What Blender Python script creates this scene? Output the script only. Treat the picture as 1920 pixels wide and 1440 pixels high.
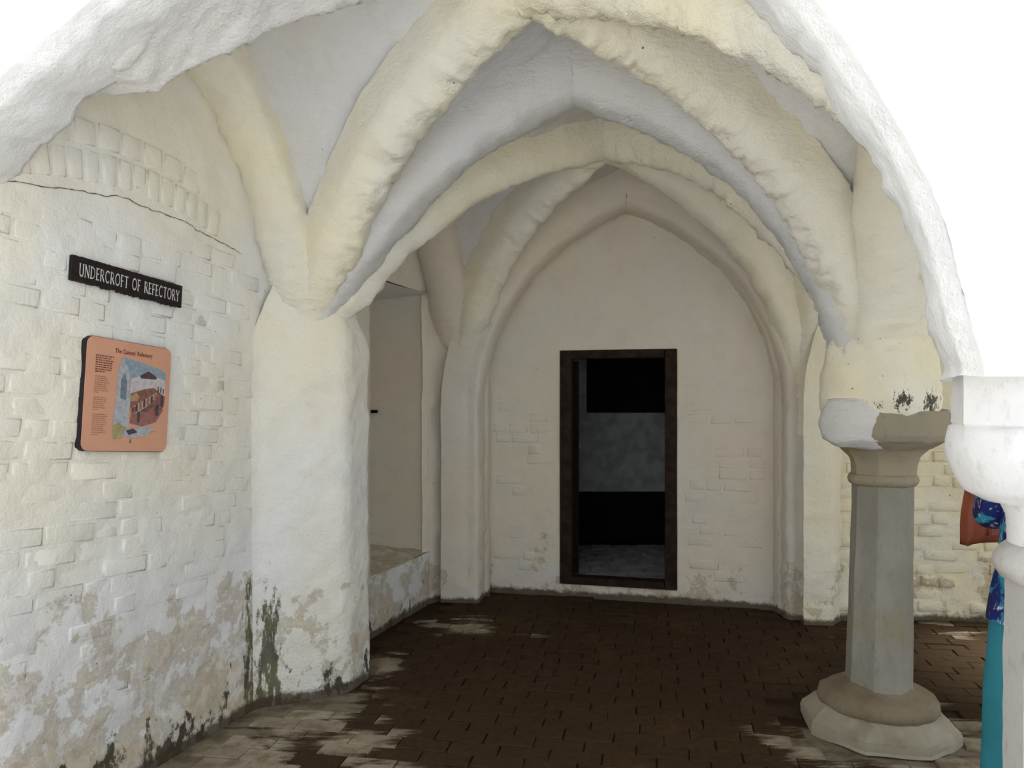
import bpy, bmesh, math, random
import numpy as np
from mathutils import Vector, Matrix

random.seed(11)
for o in list(bpy.data.objects):
    bpy.data.objects.remove(o, do_unlink=True)
S = bpy.context.scene
C = S.collection
R = math.radians
PI = math.pi

# ------------------------------------------------------------------ camera, sky, exposure
EYE = 1.55
cam_d = bpy.data.cameras.new('camera')
cam_d.sensor_width = 36.0
cam_d.lens = 36.0 * 1400 / 1920
cam_d.shift_y = 30.0 / 1920          # horizon a little under the middle of the frame
cam_d.clip_start = 0.02
cam = bpy.data.objects.new('camera', cam_d)
cam.location = (0, 0, EYE)
cam.rotation_euler = (PI / 2, 0, 0)
C.objects.link(cam)
S.camera = cam

W = bpy.data.worlds.new('overcast_sky')
S.world = W
W.use_nodes = True
bg = W.node_tree.nodes['Background']
bg.inputs['Color'].default_value = (0.90, 0.95, 1.0, 1)
bg.inputs['Strength'].default_value = 0.95

sun_d = bpy.data.lights.new('hazy_sun', 'SUN')       # falls along the front of the building onto the yard
sun_d.energy = 7.0
sun_d.angle = R(12)
sun_d.color = (1.0, 0.985, 0.96)
sun = bpy.data.objects.new('hazy_sun', sun_d)
sun.rotation_euler = Vector((-.57, .12, -.81)).to_track_quat('-Z', 'Y').to_euler()
C.objects.link(sun)

S.view_settings.view_transform = 'Standard'
S.view_settings.look = 'None'
S.view_settings.gamma = 1.0
S.view_settings.use_curve_mapping = False
S.view_settings.exposure = 0.65
try:
    S.cycles.max_bounces = 16
    S.cycles.diffuse_bounces = 10
    S.cycles.use_denoising = True
except Exception:
    pass

# ------------------------------------------------------------------ noise and mesh helpers
def _hash(ix, iy, iz, seed):
    h = (ix * 374761393 + iy * 668265263 + iz * 2147483647 + seed * 974711) & 0xFFFFFFFF
    h = ((h ^ (h >> 13)) * 1274126177) & 0xFFFFFFFF
    h = (h ^ (h >> 16)) & 0xFFFFFFFF
    return h.astype(np.float64) / 4294967295.0 * 2 - 1

def vn(P, scale, seed=0):
    Q = np.asarray(P, float) * scale
    I = np.floor(Q).astype(np.int64)
    F = Q - I
    F = F * F * (3 - 2 * F)
    r = np.zeros(len(Q))
    for dx in (0, 1):
        wx = F[:, 0] if dx else 1 - F[:, 0]
        for dy in (0, 1):
            wy = F[:, 1] if dy else 1 - F[:, 1]
            for dz in (0, 1):
                wz = F[:, 2] if dz else 1 - F[:, 2]
                r += wx * wy * wz * _hash(I[:, 0] + dx, I[:, 1] + dy, I[:, 2] + dz, seed)
    return r

def fbm(P, scale, oct=3, seed=0):
    r = 0; a = 1.0
    for k in range(oct):
        r = r + a * vn(P, scale * 2.03 ** k, seed + k * 7)
        a *= 0.5
    return r

def relief(P, amp):
    """lumpy limewash relief: (large, medium, small) amplitudes in metres"""
    P = np.asarray(P, float)
    return amp[0] * fbm(P, 2.1, 2, 1) + amp[1] * fbm(P, 9.0, 2, 5) + amp[2] * fbm(P, 31.0, 2, 9)

def link(name, me, mat=None, parent=None):
    o = bpy.data.objects.new(name, me)
    C.objects.link(o)
    if mat is not None and len(me.materials) == 0:
        me.materials.append(mat)
    if parent is not None:
        o.parent = parent
        if parent.type == 'EMPTY':
            o.matrix_parent_inverse = Matrix.Identity(4)
    return o

def mesh_of(name, V, F, smooth=True):
    me = bpy.data.meshes.new(name)
    me.from_pydata([tuple(v) for v in V], [], [tuple(f) for f in F])
    me.update()
    if smooth:
        me.polygons.foreach_set('use_smooth', [True] * len(me.polygons))
    return me

def normals_of(V, F):
    N = np.zeros_like(V)
    F4 = np.array([f if len(f) == 4 else (f[0], f[1], f[2], f[2]) for f in F])
    n = np.cross(V[F4[:, 2]] - V[F4[:, 0]], V[F4[:, 3]] - V[F4[:, 1]])
    tri = F4[:, 2] == F4[:, 3]
    if tri.any():
        n[tri] = np.cross(V[F4[tri, 1]] - V[F4[tri, 0]], V[F4[tri, 2]] - V[F4[tri, 0]])
    for k in range(4):
        np.add.at(N, F4[:, k], n)
    return N / np.maximum(np.linalg.norm(N, axis=1, keepdims=True), 1e-9)

def obj(name, V, F, mat, parent=None, smooth=True, amp=None):
    V = np.asarray(V, float)
    if amp is not None:
        V = V + normals_of(V, F) * relief(V, amp)[:, None]
    return link(name, mesh_of(name, V, F, smooth), mat, parent)

def grid_faces(nu, nv, closed_u=False, flip=False):
    F = []
    for i in range(nu if closed_u else nu - 1):
        for j in range(nv - 1):
            a = i * nv + j; b = ((i + 1) % nu) * nv + j
            f = (a, b, b + 1, a + 1)
            F.append(f[::-1] if flip else f)
    return F

def struct(o):
    o['kind'] = 'structure'
    return o

def tag(o, label, cat, group=None, kind=None):
    o['label'] = label; o['category'] = cat
    if group: o['group'] = group
    if kind: o['kind'] = kind
    return o

def empty(name, loc=(0, 0, 0), rz=0.0):
    o = bpy.data.objects.new(name, None)
    o.location = loc
    o.rotation_euler = (0, 0, rz)
    o.empty_display_size = 0.1
    C.objects.link(o)
    return o

def boxdata(c, s, rot=None):
    V = []
    for x in (-.5, .5):
        for y in (-.5, .5):
            for z in (-.5, .5):
                V.append((c[0] + x * s[0], c[1] + y * s[1], c[2] + z * s[2]))
    F = [(0, 1, 3, 2), (4, 6, 7, 5), (0, 4, 5, 1), (2, 3, 7, 6), (0, 2, 6, 4), (1, 5, 7, 3)]
    return V, F

def bevel_box(name, c, s, mat, parent=None, bev=0.006, seg=2):
    bm = bmesh.new()
    V, F = boxdata((0, 0, 0), s)
    vs = [bm.verts.new(v) for v in V]
    for f in F: bm.faces.new([vs[i] for i in f])
    bmesh.ops.recalc_face_normals(bm, faces=bm.faces)
    bmesh.ops.bevel(bm, geom=list(bm.edges), offset=bev, segments=seg, affect='EDGES', profile=.5)
    bmesh.ops.translate(bm, verts=bm.verts, vec=c)
    me = bpy.data.meshes.new(name); bm.to_mesh(me); bm.free()
    return link(name, me, mat, parent)

# ------------------------------------------------------------------ materials
class NT:
    def __init__(s, name):
        s.m = bpy.data.materials.new(name); s.m.use_nodes = True
        s.t = s.m.node_tree; s.n = s.t.nodes; s.b = s.n['Principled BSDF']
        s.b.inputs['Specular IOR Level'].default_value = 0.2
        s.b.inputs['Roughness'].default_value = 0.9
        g = s.n.new('ShaderNodeNewGeometry'); s.pos = g.outputs['Position']; oi = s.n.new('ShaderNodeObjectInfo'); s.isl = s.math('FRACT', s.math('ADD', g.outputs['Random Per Island'], oi.outputs['Random']))
        x = s.n.new('ShaderNodeSeparateXYZ'); s.t.links.new(s.pos, x.inputs[0])
        s.x, s.y, s.z = x.outputs
    def put(s, sock, v):
        if hasattr(v, 'is_output'): s.t.links.new(v, sock)
        elif isinstance(v, (tuple, list)) and len(v) == 3 and sock.type == 'RGBA': sock.default_value = (*v, 1)
        else: sock.default_value = v
    def math(s, op, a, b=0.0, clamp=False):
        n = s.n.new('ShaderNodeMath'); n.operation = op; n.use_clamp = clamp
        s.put(n.inputs[0], a); s.put(n.inputs[1], b); return n.outputs[0]
    def noise(s, scale, detail=4, rough=.55, stretch=None, off=(0, 0, 0), dist=0.0):
        mp = s.n.new('ShaderNodeMapping'); s.t.links.new(s.pos, mp.inputs[0])
        mp.inputs['Scale'].default_value = stretch or (1, 1, 1); mp.inputs['Location'].default_value = off
        n = s.n.new('ShaderNodeTexNoise'); s.t.links.new(mp.outputs[0], n.inputs['Vector'])
        n.inputs['Scale'].default_value = scale; n.inputs['Detail'].default_value = detail
        n.inputs['Roughness'].default_value = rough; n.inputs['Distortion'].default_value = dist
        return n.outputs['Fac']
    def vor(s, scale, off=(0, 0, 0), stretch=None):
        mp = s.n.new('ShaderNodeMapping'); s.t.links.new(s.pos, mp.inputs[0]); mp.inputs['Location'].default_value = off
        mp.inputs['Scale'].default_value = stretch or (1, 1, 1)
        n = s.n.new('ShaderNodeTexVoronoi'); s.t.links.new(mp.outputs[0], n.inputs['Vector'])
        n.inputs['Scale'].default_value = scale; return n.outputs['Distance'], n.outputs['Color']
    def ss(s, v, lo, hi, a=0.0, b=1.0):
        n = s.n.new('ShaderNodeMapRange'); n.interpolation_type = 'SMOOTHSTEP'
        s.put(n.inputs['Value'], v)
        if lo > hi: lo, hi, a, b = hi, lo, b, a
        n.inputs['From Min'].default_value = lo; n.inputs['From Max'].default_value = hi
        n.inputs['To Min'].default_value = a; n.inputs['To Max'].default_value = b
        return n.outputs['Result']
    def mix(s, f, a, b):
        n = s.n.new('ShaderNodeMix'); n.data_type = 'RGBA'
        s.put(n.inputs[0], f); s.put(n.inputs[6], a); s.put(n.inputs[7], b); return n.outputs[2]
    def near(s, x, y, r, z=None):
        """1 at a point of the place, falling to 0 at distance r"""
        n = s.n.new('ShaderNodeVectorMath'); n.operation = 'DISTANCE'
        cmb = s.n.new('ShaderNodeCombineXYZ')
        s.t.links.new(s.x, cmb.inputs[0]); s.t.links.new(s.y, cmb.inputs[1])
        if z is not None: s.t.links.new(s.z, cmb.inputs[2])
        s.t.links.new(cmb.outputs[0], n.inputs[0]); n.inputs[1].default_value = (x, y, z or 0)
        return s.ss(n.outputs['Value'], r, 0.0)
    def bump(s, h, strength=.4, dist=.01):
        n = s.n.new('ShaderNodeBump'); n.inputs['Strength'].default_value = strength; n.inputs['Distance'].default_value = dist
        s.t.links.new(h, n.inputs['Height']); s.t.links.new(n.outputs[0], s.b.inputs['Normal'])
    def color(s, c): s.put(s.b.inputs['Base Color'], c); return s

def plaster(name, warm, cool, buff=0.0, zbuff=1.2, mould=0.0, streak=None, bumpy=.45, specks=True, foot=True, spots=(), grain=(1, 1, 1), upper=None):
    n = NT(name)
    c = n.mix(n.ss(n.noise(1.3, 3), .38, .64), warm, cool)
    if buff > 0:
        c = n.mix(n.ss(n.math('ADD', n.z, n.math('MULTIPLY', n.noise(2.5, 4), .9)), 1.75, 1.15, 0, .85), c, (.725, .73, .735))
    if upper:
        up = n.ss(n.math('ADD', n.z, n.math('MULTIPLY', n.noise(3, 4), .8)), 1.45, 2.15)
        c = n.mix(up, c, n.mix(n.ss(n.noise(1.3, 3), .38, .64), upper[0], upper[1]))
    c = n.mix(n.ss(n.noise(7, 5, .6, off=(3, 1, 0)), .45, .75, 0, .3), c, tuple(v * .84 for v in warm))
    if buff:
        grad = n.ss(n.z, zbuff, .25, -.26, buff)
        pat = n.math('ADD', n.math('ADD', n.math('MULTIPLY', n.noise(4.2, 3, .5, off=(7, 2, 1)), .62), n.math('MULTIPLY', n.noise(17, 7, .74, off=(2, 6, 1)), .38)), grad)
        m = n.ss(pat, .49, .60)
        buffc = n.mix(n.ss(n.noise(21, 5, .65), .35, .65), (.56, .46, .30), (.37, .30, .185))
        c = n.mix(n.math('MULTIPLY', m, .72), c, buffc)
        edge = n.math('MULTIPLY', n.ss(pat, .485, .515), n.ss(pat, .56, .53))
        c = n.mix(n.math('MULTIPLY', edge, .38), c, (.30, .23, .12))
        pale = n.ss(n.math('ADD', n.noise(6.5, 6, .7, off=(1, 14, 2)), n.math('MULTIPLY', grad, .35)), .56, .62)
        c = n.mix(n.math('MULTIPLY', pale, .6), c, (.72, .72, .705))
    if specks:
        d, cc = n.vor(9.0, off=(.3, .2, .7))
        sp = n.ss(n.math('ADD', d, n.math('MULTIPLY', n.noise(40, 2), .08)), .085, .07)
        gate = n.ss(n.noise(5.1, 2, off=(9, 9, 1)), .55, .58)
        c = n.mix(n.math('MULTIPLY', n.math('MULTIPLY', sp, gate), .85), c, (.045, .04, .03))
    if mould:
        gz = n.ss(n.z, .62, .0, -.3, mould)
        mm = n.ss(n.math('ADD', n.noise(11, 6, .7, stretch=(1, 1, .55), off=(2, 8, 3)), gz), .60, .67)
        mc = n.mix(n.ss(n.noise(5, 3, off=(4, 4, 4)), .42, .62), (.03, .026, .02), (.085, .085, .022))
        c = n.mix(n.math('MULTIPLY', mm, .93), c, mc)
    if streak:
        sx, sy, sr, zt = streak
        st = n.math('MULTIPLY', n.near(sx, sy, sr), n.ss(n.z, zt, .15))
        sm = n.ss(n.math('ADD', n.noise(19, 7, .78, stretch=(1, 1, .3), off=(5, 0, 3)), n.math('MULTIPLY', st, .27)), .66, .74)
        sc = n.mix(n.ss(n.noise(6, 3, off=(1, 7, 4)), .4, .6), (.035, .03, .02), (.10, .095, .03))
        c = n.mix(n.math('MULTIPLY', sm, .9), c, sc)
    for (sx_, sy_, sz_, sr_) in spots:
        sp_ = n.ss(n.math('ADD', n.math('MULTIPLY', n.near(sx_, sy_, sr_ * 1.5, sz_), .8), n.math('MULTIPLY', n.math('SUBTRACT', n.noise(46, 6, .8, stretch=(1, 1, .45)), .5), 3.4)), .52, .62)
        c = n.mix(n.math('MULTIPLY', sp_, .93), c, (.028, .024, .020))
    if foot:
        fm = n.ss(n.math('ADD', n.z, n.math('MULTIPLY', n.noise(14, 5, .7, off=(3, 3, 3)), -.09)), .012, -.022)
        c = n.mix(n.math('MULTIPLY', fm, .9), c, (.07, .05, .03))
    n.color(c)
    h = n.math('ADD', n.math('MULTIPLY', n.noise(17, 7, .68, stretch=grain), .75), n.math('MULTIPLY', n.noise(70, 4, .65), .25))
    n.bump(h, bumpy, .03)
    return n.m

WARM, COOL = (.80, .745, .60), (.80, .79, .745)
M = {}
M['wall_left'] = plaster('limewash_on_brick', (.775, .74, .635), (.765, .76, .745), buff=.07, zbuff=1.25, mould=.115, streak=(-1.28, 3.76, .22, 1.35))
M['pilaster'] = plaster('limewash_pilaster', (.80, .775, .69), (.80, .80, .79), buff=-.01, zbuff=1.2, mould=.08, streak=(-1.25, 3.79, .17, 1.0), upper=((.84, .79, .64), (.82, .795, .72)), bumpy=.7)
M['rib'] = plaster('limewash_ribs', (.88, .83, .645), (.85, .825, .74), foot=False, bumpy=.75, grain=(1, 1, 1.8))  # lighter and yellower than the webs: light on the ribs put into the colour
M['springer'] = plaster('springer_limewash', (.84, .785, .60), (.81, .79, .71), foot=False, spots=[(1.56, 3.33, 1.50, .055), (1.60, 3.32, 1.455, .04), (1.72, 3.27, 1.545, .06), (1.88, 3.30, 1.53, .08), (1.62, 3.3, 1.53, .03)])  # spots are black specks; the rightmost paints a shadow gap under the plaster
M['web'] = plaster('limewash_vault_web', (.77, .755, .72), (.76, .765, .775), foot=False, bumpy=.85, grain=(.7, .7, 2.2))
M['arch'] = plaster('limewash_arch', (.87, .87, .865), (.87, .88, .89), foot=False, bumpy=.6, specks=False)
M['back'] = plaster('limewash_back_wall', (.73, .665, .555), (.71, .675, .60), buff=-.05, zbuff=.8, mould=-.02)
M['right'] = plaster('limewash_right_wall', (.86, .79, .58), (.82, .79, .66), buff=-.02, zbuff=.9, mould=.0, bumpy=.7)
M['bench'] = plaster('limewash_bench', (.76, .72, .60), (.74, .73, .68), buff=.03, zbuff=.9, mould=.05, streak=(-1.02, 4.5, .3, 1.0))

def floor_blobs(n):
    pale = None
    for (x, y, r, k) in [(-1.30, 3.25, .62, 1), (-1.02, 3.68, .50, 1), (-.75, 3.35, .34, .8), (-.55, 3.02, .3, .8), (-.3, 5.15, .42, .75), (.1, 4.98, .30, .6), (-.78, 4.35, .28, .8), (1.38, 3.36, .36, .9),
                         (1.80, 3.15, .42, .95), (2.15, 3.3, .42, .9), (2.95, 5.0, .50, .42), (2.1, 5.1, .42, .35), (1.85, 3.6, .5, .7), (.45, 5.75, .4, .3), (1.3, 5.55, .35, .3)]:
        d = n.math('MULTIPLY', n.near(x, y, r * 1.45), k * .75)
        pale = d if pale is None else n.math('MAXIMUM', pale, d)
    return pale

def floor_mat(name, joint=False):
    n = NT(name)
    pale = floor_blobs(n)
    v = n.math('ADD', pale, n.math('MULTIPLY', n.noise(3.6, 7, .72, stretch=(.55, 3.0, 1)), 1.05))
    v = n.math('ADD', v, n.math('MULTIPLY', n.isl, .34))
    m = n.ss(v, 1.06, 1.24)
    # bricks that keep a pale face inside the dirty area
    dark = n.mix(n.noise(2.2, 4, off=(2, 5, 0)), (.042, .024, .011), (.052, .034, .019))
    dark = n.mix(n.ss(n.noise(1.7, 4, .6, off=(7, 1, 0)), .5, .68, 0, .7), dark, (.072, .042, .017))
    dark = n.mix(n.ss(n.noise(24, 5, .7), .42, .68, 0, .7), dark, (.030, .018, .010))
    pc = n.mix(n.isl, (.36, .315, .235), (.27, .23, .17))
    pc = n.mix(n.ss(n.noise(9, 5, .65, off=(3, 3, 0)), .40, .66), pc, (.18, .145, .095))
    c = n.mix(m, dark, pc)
    if joint:
        c = n.mix(.35, c, (.022, .015, .009))
    n.color(c)
    n.b.inputs['Roughness'].default_value = .85
    n.b.inputs['Specular IOR Level'].default_value = .08
    n.bump(n.math('ADD', n.noise(30, 6, .65), n.math('MULTIPLY', n.noise(120, 2), .3)), .5, .006)
    return n.m
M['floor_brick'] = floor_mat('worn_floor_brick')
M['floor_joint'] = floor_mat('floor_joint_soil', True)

def stone(name, a, b, stain, z_dirt=None):
    n = NT(name)
    c = n.mix(n.ss(n.noise(4, 5, .6, stretch=(1, 1, .35)), .35, .66), a, b)
    c = n.mix(n.ss(n.noise(2.7, 4, .6, off=(4, 1, 2)), .52, .68, 0, .75), c, stain)
    c = n.mix(n.ss(n.noise(34, 5, .7, stretch=(1, 1, .6)), .5, .75, 0, .45), c, tuple(v * .62 for v in a))
    n.color(c)
    n.bump(n.noise(45, 6, .65), .35, .006)
    return n.m
M['shaft'] = stone('grey_lias_shaft', (.235, .22, .18), (.315, .30, .26), (.285, .245, .16))
M['capital'] = stone('ochre_grey_capital', (.315, .27, .185), (.28, .26, .21), (.38, .29, .17))
M['base'] = stone('dirty_base_stone', (.185, .15, .10), (.235, .195, .135), (.16, .12, .07))
M['plinth'] = stone('pale_plinth_stone', (.37, .35, .285), (.30, .265, .195), (.20, .155, .10))
M['whitestone'] = stone('limewashed_capital', (.80, .80, .80), (.76, .76, .77), (.82, .80, .74))
M['greystone'] = stone('pale_grey_stone', (.46, .45, .43), (.52, .51, .49), (.50, .46, .40))

def plain(name, c, rough=.7, var=.15, spec=.25, scale=30, bump=0.0):
    n = NT(name)
    n.color(n.mix(n.ss(n.noise(scale, 4), .35, .65), c, tuple(v * (1 - var) for v in c)))
    n.b.inputs['Roughness'].default_value = rough; n.b.inputs['Specular IOR Level'].default_value = spec
    if bump: n.bump(n.noise(scale * 2, 4), bump, .003)
    return n.m
M['wood'] = plain('dark_stained_timber', (.030, .017, .011), .7, .5, .15, 14, .3)
M['leaf'] = plain('black_door_timber', (.009, .007, .006), .8, .4, .08, 14, .3)
M['sign'] = plain('black_brown_sign_paint', (.020, .013, .012), .55, .4, .2, 30)
M['letters'] = plain('worn_white_sign_paint', (.72, .70, .70), .8, .25, .1, 140)
M['mount'] = plain('dark_panel_edge', (.020, .014, .017), .5, .2)
M['salmon'] = plain('salmon_panel_print', (.60, .31, .205), .45, .06, .3, 9)
M['ink'] = plain('brown_print_ink', (.19, .065, .035), .6, .1)
M['inkpale'] = plain('faded_print_ink', (.36, .165, .10), .6, .1)
M['metal'] = plain('dull_brass', (.35, .33, .30), .35, .1, .5)
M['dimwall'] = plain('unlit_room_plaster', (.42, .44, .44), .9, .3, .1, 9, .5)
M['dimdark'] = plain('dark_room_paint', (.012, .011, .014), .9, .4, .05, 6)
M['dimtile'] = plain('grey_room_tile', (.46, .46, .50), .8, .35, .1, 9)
M['skin'] = plain('skin', (.55, .33, .24), .55, .08)
M['hair'] = plain('greying_brown_hair', (.12, .075, .05), .6, .5, .3, 60)
M['teal'] = plain('teal_cotton', (.040, .235, .300), .85, .12, .1, 12, .15)
M['bag'] = plain('rust_brown_leather', (.270, .068, .036), .55, .25, .3, 16, .3)
M['shoe'] = plain('brown_shoe_leather', (.06, .035, .025), .5, .2)
def pattern():
    n = NT('blue_patterned_cotton')
    c = n.mix(n.ss(n.noise(9, 3, .5, off=(2, 0, 1)), .45, .6), (.012, .022, .13), (.022, .018, .075))
    c = n.mix(n.ss(n.noise(11, 4, .6, off=(0, 3, 5), dist=.8), .52, .6), c, (.03, .24, .34))
    c = n.mix(n.ss(n.noise(26, 4, .6, stretch=(1, 1, .45), dist=1.2), .58, .64), c, (.46, .45, .62))
    n.color(c); n.b.inputs['Roughness'].default_value = .8
    return n.m
M['pattern'] = pattern()

# ------------------------------------------------------------------ plan of the place
P0, P1, P2 = np.array((-1.80, 2.43)), np.array((-1.10, 4.00)), np.array((-.42, 5.85))
C0, C1, C2 = np.array((1.39, 1.88)), np.array((1.737, 3.55)), np.array((2.15, 5.38))
R0, R1, R2 = np.array((4.30, 1.38)), np.array((4.60, 3.05)), np.array((4.95, 4.90))
Z0, ZTOP = 1.50, 3.25                      # springing and crown of the vault web
RH = 1.5
def hprof(s):
    s = np.abs(s)
    return np.sqrt(np.maximum(RH * RH - (s + RH - 1) ** 2, 0)) / math.sqrt(2 * RH - 1)

def strip(name, plan, z0, z1, mat, parent=None, amp=(.012, .006, .0025), ds=.022, dz=.024, soften=True, shape=None):
    """a wall surface standing on a plan polyline; the room lies to the right of the direction of travel"""
    P = np.array(plan, float)
    seg = np.linalg.norm(np.diff(P, axis=0), axis=1)
    t = np.concatenate([[0], np.cumsum(seg)])
    n = max(3, int(t[-1] / ds) + 1)
    tt = np.linspace(0, t[-1], n)
    Q = np.stack([np.interp(tt, t, P[:, 0]), np.interp(tt, t, P[:, 1])], 1)
    if soften:
        for _ in range(2):
            Q[1:-1] = .25 * Q[:-2] + .5 * Q[1:-1] + .25 * Q[2:]
    nz = max(3, int((z1 - z0) / dz) + 1)
    zz = np.linspace(z0, z1, nz)
    V = np.zeros((n, nz, 3))
    V[:, :, 0] = Q[:, None, 0]; V[:, :, 1] = Q[:, None, 1]; V[:, :, 2] = zz[None, :]
    V = V.reshape(-1, 3)
    if shape is not None: V = shape(V)
    F = grid_faces(n, nz, flip=False)
    return obj(name, V, F, mat, parent, True, amp)

# --- left wall: a straight limewashed brick wall, its pilaster, and the second bay with a deep niche
def wl(u, z=0.0, off=0.0):
    """point on the left wall: u along it, z up, off out into the room"""
    y = 3.19 + .945 * u
    x = -2.605 + .345 * y
    return np.array((x + .945 * off, y - .327 * off, z))
LW_AMP = (.012, .006, .003)
def taper(node, za, zb, k):
    def f(V):
        w = np.clip((V[:, 2] - za) / (zb - za), 0, 1) ** 1.3 * k
        V = V.copy()
        for a in (0, 1): V[:, a] = V[:, a] + (node[a] - V[:, a]) * w
        return V
    return f
ya = .3
wall_left = struct(strip('wall_left', [(-2.605 + .345 * ya, ya), (-2.605 + .345 * 4.25, 4.25)], -.03, 3.42, M['wall_left'], amp=LW_AMP, ds=.02, dz=.022))
strip('pilaster', [(-1.325, 3.74), (-1.285, 3.785), (-1.10, 3.86), (-.90, 3.955), (-.865, 4.0), (-.80, 4.20), (-.84, 4.27), (-1.16, 4.30)], -.03, 2.42, M['pilaster'], wall_left,
      amp=(.012, .007, .003), ds=.015, dz=.018, shape=taper(P1, 1.80, 2.42, .88))
def LL(y): return -2.605 + .345 * y
NZ0, NZ1 = .39, 2.36
nl = np.array((-.945, .327)) * .50
na, nb = np.array((LL(4.87), 4.87)), np.array((LL(5.70), 5.70))
strip('bench_front', [(LL(4.2), 4.2), na, nb, (LL(5.74), 5.74)], -.03, NZ0, M['bench'], wall_left, amp=(.014, .007, .003))
strip('wall_return', [(LL(4.2), 4.2), na + (0, 0), na + nl * .15], NZ0 - .01, NZ1, M['bench'], wall_left)
strip('wall_return', [(LL(4.2), 4.2), na, nb, (LL(5.74), 5.74)], NZ1, 3.42, M['back'], wall_left)
def patch(name, a, b, c, d, mat, parent, amp, n=26, m=26):
    a, b, c, d = [np.array(p, float) for p in (a, b, c, d)]
    u = np.linspace(0, 1, n)[:, None, None]; v = np.linspace(0, 1, m)[None, :, None]
    V = (a * (1 - u) * (1 - v) + b * u * (1 - v) + c * u * v + d * (1 - u) * v).reshape(-1, 3)
    return obj(name, V, grid_faces(n, m), mat, parent, True, amp)
def p3(p, z): return (p[0], p[1], z)
patch('niche_jamb', p3(nb, NZ0 - .06), p3(nb, NZ1 + .10), p3(nb + nl * 1.1, NZ1 + .10), p3(nb + nl * 1.1, NZ0 - .06), M['back'], wall_left, (.01, .006, .003))
patch('niche_jamb', p3(na + nl, NZ0), p3(na + nl, NZ1), p3(na, NZ1), p3(na, NZ0), M['back'], wall_left, (.008, .005, .002))
patch('niche_back', p3(na + nl, NZ0), p3(nb + nl, NZ0), p3(nb + nl, NZ1), p3(na + nl, NZ1), M['back'], wall_left, (.01, .006, .002))
ab = (nb - na) * .06
patch('niche_soffit', p3(na - ab - nl * .06, NZ1 - .02), p3(na + nl * 1.1 - ab, NZ1 - .16), p3(nb + nl * 1.1 + ab, NZ1 - .03), p3(nb + ab - nl * .06, NZ1 - .01), M['web'], wall_left, (.01, .006, .002))
M['sill'] = plaster('worn_niche_sill', (.50, .39, .27), (.58, .52, .42), buff=.2, zbuff=2.5, foot=False)
patch('niche_sill', p3(na - ab - nl * .01, NZ0), p3(nb + ab - nl * .01, NZ0), p3(nb + nl * 1.1 + ab, NZ0 + .03), p3(na + nl * 1.1 - ab, NZ0 + .05), M['sill'], wall_left, (.016, .008, .003))
bevel_box('peg_hole', (-1.075, 5.835, 1.46), (.05, .035, .022), M['leaf'], wall_left, .003, 1)  # solid black block standing in for the dark inside a small hole
strip('corner_pier', [(LL(5.66) - .03, 5.66), (LL(5.70), 5.705), (-.565, 5.79), (-.40, 5.845), (-.215, 5.885), (-.185, 5.93), (-.18, 6.10)], -.03, 3.42, M['back'], wall_left, amp=(.010, .006, .0025))

# --- back wall with its doorway
def wb(x): return 6.023 - .2477 * x
DX0, DX1, DZ0, DZ1 = .381, 1.262, .095, 1.942
sB = math.hypot(1, .2477)
def back_wall():
    xs = np.concatenate([np.linspace(-.24, DX0, 28), np.linspace(DX0, DX1, 36)[1:], np.linspace(DX1, 2.0, 32)[1:]])
    zs = np.concatenate([np.linspace(-.03, DZ0, 6), np.linspace(DZ0, DZ1, 78)[1:], np.linspace(DZ1, 3.42, 60)[1:]])
    V = np.array([(x, wb(x), z) for x in xs for z in zs])
    nz = len(zs); F = []
    for i in range(len(xs) - 1):
        for j in range(nz - 1):
            xm = (xs[i] + xs[i + 1]) / 2; zm = (zs[j] + zs[j + 1]) / 2
            if DX0 < xm < DX1 and DZ0 < zm < DZ1: continue
            a = i * nz + j; F.append((a, a + nz, a + nz + 1, a + 1))
    return struct(obj('wall_back', V, F, M['back'], None, True, (.010, .006, .0028)))
wall_back = back_wall()
def rev(name, x0, z0, x1, z1):
    o0, o1 = .0, .26
    a = (x0, wb(x0) - .012, z0); b = (x1, wb(x1) - .012, z1); c = (x1 + .06, wb(x1) + o1, z1); d = (x0 + .06, wb(x0) + o1, z0)
    obj(name, [a, b, c, d], [(0, 1, 2, 3)], M['back'], wall_back, False)
rev('door_reveal', DX0, DZ0, DX0, DZ1); rev('door_reveal', DX1, DZ1, DX1, DZ0)
rev('door_reveal', DX0, DZ1, DX1, DZ1); rev('door_reveal', DX1, DZ0, DX0, DZ0)

# --- right-hand pier on the back wall and the brick wall behind the column
wall_right = struct(strip('wall_right', [(2.14, 5.345), (2.175, 5.30), (2.40, 5.265), (2.85, 5.24), (3.4, 5.19), (5.0, 4.95)], -.03, 3.42, M['right'], amp=(.016, .009, .004)))
strip('back_pier', [(1.945, 5.62), (1.935, 5.47), (1.955, 5.435), (2.04, 5.39), (2.15, 5.335), (2.16, 5.40)], -.03, 3.42, M['back'], wall_right, amp=(.009, .006, .0025))
strip('end_wall', [(5.0, 4.97), (4.62, 3.05)], -.03, 0.95, M['right'], wall_right, ds=.06, dz=.06)  # unseen wall, cut low so sky light comes in over it

# ------------------------------------------------------------------ vault: webs and ribs
def bilin(a, b, c, d, u, v):
    """corners a(-,-) b(+,-) c(+,+) d(-,+)"""
    a, b, c, d = [np.asarray(p, float) for p in (a, b, c, d)]
    U = ((1 - u) / 2)[:, None]; V = ((1 - v) / 2)[:, None]
    return a * U * V + b * (1 - U) * V + c * (1 - U) * (1 - V) + d * U * (1 - V)

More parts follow.
